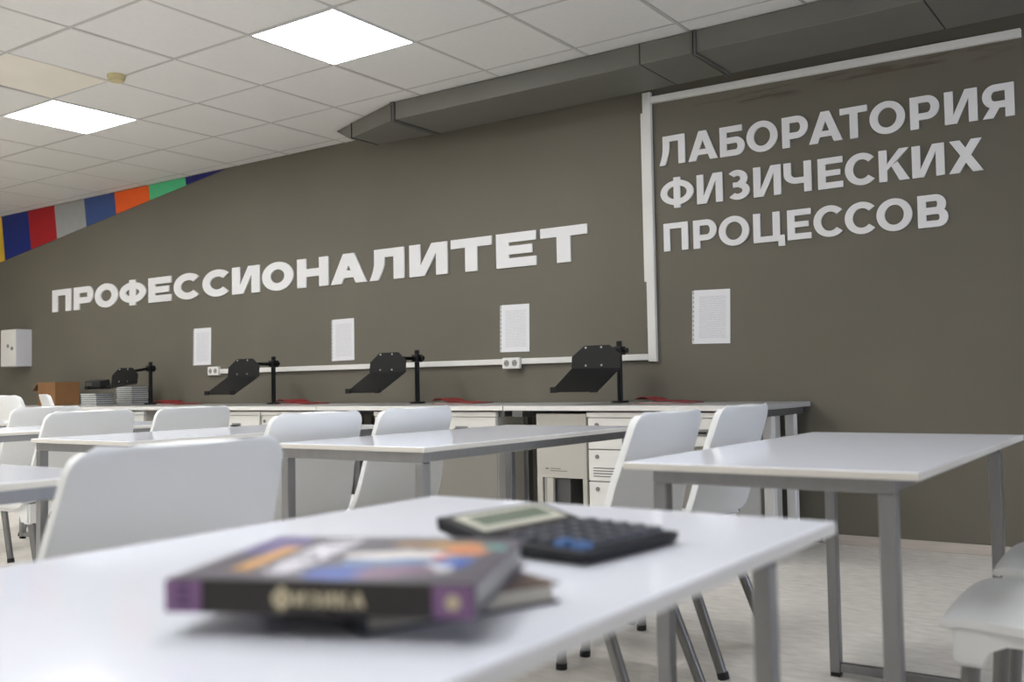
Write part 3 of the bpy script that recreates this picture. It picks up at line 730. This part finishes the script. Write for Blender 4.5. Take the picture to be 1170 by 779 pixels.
# local x = book width (along page edge seen), local y = spine length
BW, BL, BT = .160, .212, .0155
MB().box(0,BW,0,BL,0,.002).build('cover', m_navy, t, bevel=.0006)
MB().box(0,BW,0,BL,BT-.002,BT).build('cover', mat('book_brown_cover',(98,74,60),.35,noise=(30,.4)), t, bevel=.0006)
MB().box(.003,BW-.004,.004,BL-.004,.002,BT-.002).build('pages', m_pages, t)
MB().box(-.002,.003,0,BL,0,BT).build('spine', m_navy, t, bevel=.001)
# upper book
ang = math.atan2(.087,.194)
t = thing('textbook', 'thick physics textbook with a colourful cover and purple spine ends, lying on top', 'book', (-.580,.4155,TH+BT), ang, 'textbooks on the foreground table')
UL, UW, UT = .2145, .183, .0225
MB().box(0,UL,0,UW,0,.0025).build('back_cover', m_cov, t, bevel=.0006)
fc = MB().box(0,UL,0,UW,UT-.0025,UT).build('front_cover', m_cover, t, bevel=.0006)
MB().box(.004,UL-.004,.004,UW-.004,.0025,UT-.0025).build('pages', mat('book_pages_grey',(176,172,166),.8,noise=(200,.12,(.03,.03,1))), t)
sp = MB().box(0,UL,-.0025,.004,0,UT).build('spine', m_spine, t, bevel=.0012)
for a,c in ((.0005,.0265),(.187,.214)):
    MB().box(a,c,-.0031,-.0024,.0006,UT-.0006).build('purple_block', m_purple, sp)
x = .0775
for ch_, w_ in zip('ФИЗИКА', (.0135,.0085,.0075,.0085,.008,.009)):
    big = ch_ == 'Ф'; h_ = .0150 if big else .0095; z_ = UT/2-h_/2
    x_ = x
    letter('letter', ch_, w_, h_, h_*.24, h_*.2, sp, lambda u,v,d: (x_+u, d, z_+v), -.0034, -.0024, m_cream)
    x += w_+.0018
MB().prism([(.2005+.005*math.cos(k*PI/6), .0113+.005*math.sin(k*PI/6)) for k in range(12)], lambda u,v,d: (u,d,v), -.0038, -.003).build('emblem', m_cream, sp)
q = MB()
for z_ in (.005,.0105,.016): q.box(.009,.019,-.0037,-.003,z_,z_+.003)
q.build('printed_mark', mat('book_violet_dark',(96,66,104),.5), sp)
# printed title and strip on the cover, reading across its width
y_ = .022
for ch_ in 'ФИЗИКА':
    ya = y_; w_ = .0265 if ch_ == 'Ф' else .0215
    letter('title_letter', ch_, w_, .030, .0075, .0065, fc, lambda u,v,d: (.083-v, ya+u, d), UT-.0004, UT+.0003, m_white_t)
    y_ += w_+.0025
MB().box(.030,.044,.032,.128,UT-.0004,UT+.0003).build('orange_strip', m_orange_t, fc)

# ------------------------------------------------------------------ calculator
t = thing('calculator', 'black desktop calculator with a pale display frame and two blue keys', 'calculator', (-.541,.848,TH), math.radians(-6))
# local x from display end (-) to keypad end (+); the display is a thin panel that rises from the hinge
cl, cw = .190, .162
hx = cl/2; hy = cw/2
xj = -hx+.072                      # hinge line
def top(x): return .0125+(.0155-.0125)*(hx-x)/(hx-xj) if x >= xj else .0155+(.031-.0155)*(xj-x)/(xj+hx)
MB().hexa([(xj-.004,-hy+.003,.001),(hx-.003,-hy+.003,.001),(hx-.003,hy-.003,.001),(xj-.004,hy-.003,.001)],[(xj,-hy,top(xj)),(hx,-hy,top(hx)),(hx,hy,top(hx)),(xj,hy,top(xj))]).build('body', m_calc, t, bevel=.003)
MB().hexa([(-hx+.003,-hy,.017),(xj+.002,-hy,.001),(xj+.002,hy,.001),(-hx+.003,hy,.017)],[(-hx,-hy,top(-hx)),(xj,-hy,top(xj)),(xj,hy,top(xj)),(-hx,hy,top(-hx))]).build('display_panel', m_calc, t, bevel=.003)
MB().box(-hx+.02,-hx+.03,-.03,.03,0,.016).build('stand_foot', m_calc, t)
def slab(name, x0,x1,y0,y1,h0,h1,m,par,bev=.001):
    return MB().hexa([(x0,y0,top(x0)+h0),(x1,y0,top(x1)+h0),(x1,y1,top(x1)+h0),(x0,y1,top(x0)+h0)],[(x0,y0,top(x0)+h1),(x1,y0,top(x1)+h1),(x1,y1,top(x1)+h1),(x0,y1,top(x0)+h1)]).build(name, m, par, bevel=bev)
bz = slab('display_frame', -hx+.011,-hx+.056,-hy+.015,hy-.015,-.002,.0016,m_bezel,t)
slab('display', -hx+.020,-hx+.046,-hy+.026,hy-.026,.0,.0022,m_lcd,bz,.0004)
slab('solar_strip', -hx+.059,-hx+.067,-hy+.03,hy-.03,-.001,.0008,m_solar,t,.0004)
za, zb_ = .0155, .0125
nx, ny = 5, 6; kx0, kx1, ky0, ky1 = -hx+.080, hx-.010, -hy+.010, hy-.010
px_, py_ = (kx1-kx0)/nx, (ky1-ky0)/ny
kb = MB(); a, c = px_*.40, py_*.40
kb.hexa([(-a,-c,-.002),(a,-c,-.002),(a,c,-.002),(-a,c,-.002)],[(-a*.8,-c*.82,.0055),(a*.8,-c*.82,.0055),(a*.8,c*.82,.0055),(-a*.8,c*.82,.0055)])
k0 = kb.build('key', m_key, t, bevel=.001); tilt = math.atan2(za-zb_, hx-xj); first = True; kblue = None
for i in range(nx):
    for j in range(ny):
        x = kx0+px_*(i+.5); y = ky0+py_*(j+.5)
        if first: o = k0; first = False
        else: o = inst(k0, t, (0,0,0))
        o.location = (x,y,top(x)); o.rotation_euler = (0,tilt,0)
        if (i,j) in ((3,0),(4,0)):
            if kblue is None: kblue = o.data.copy(); kblue.materials[0] = m_keyb
            o.data = kblue; o['label'] = 'blue calculator key'
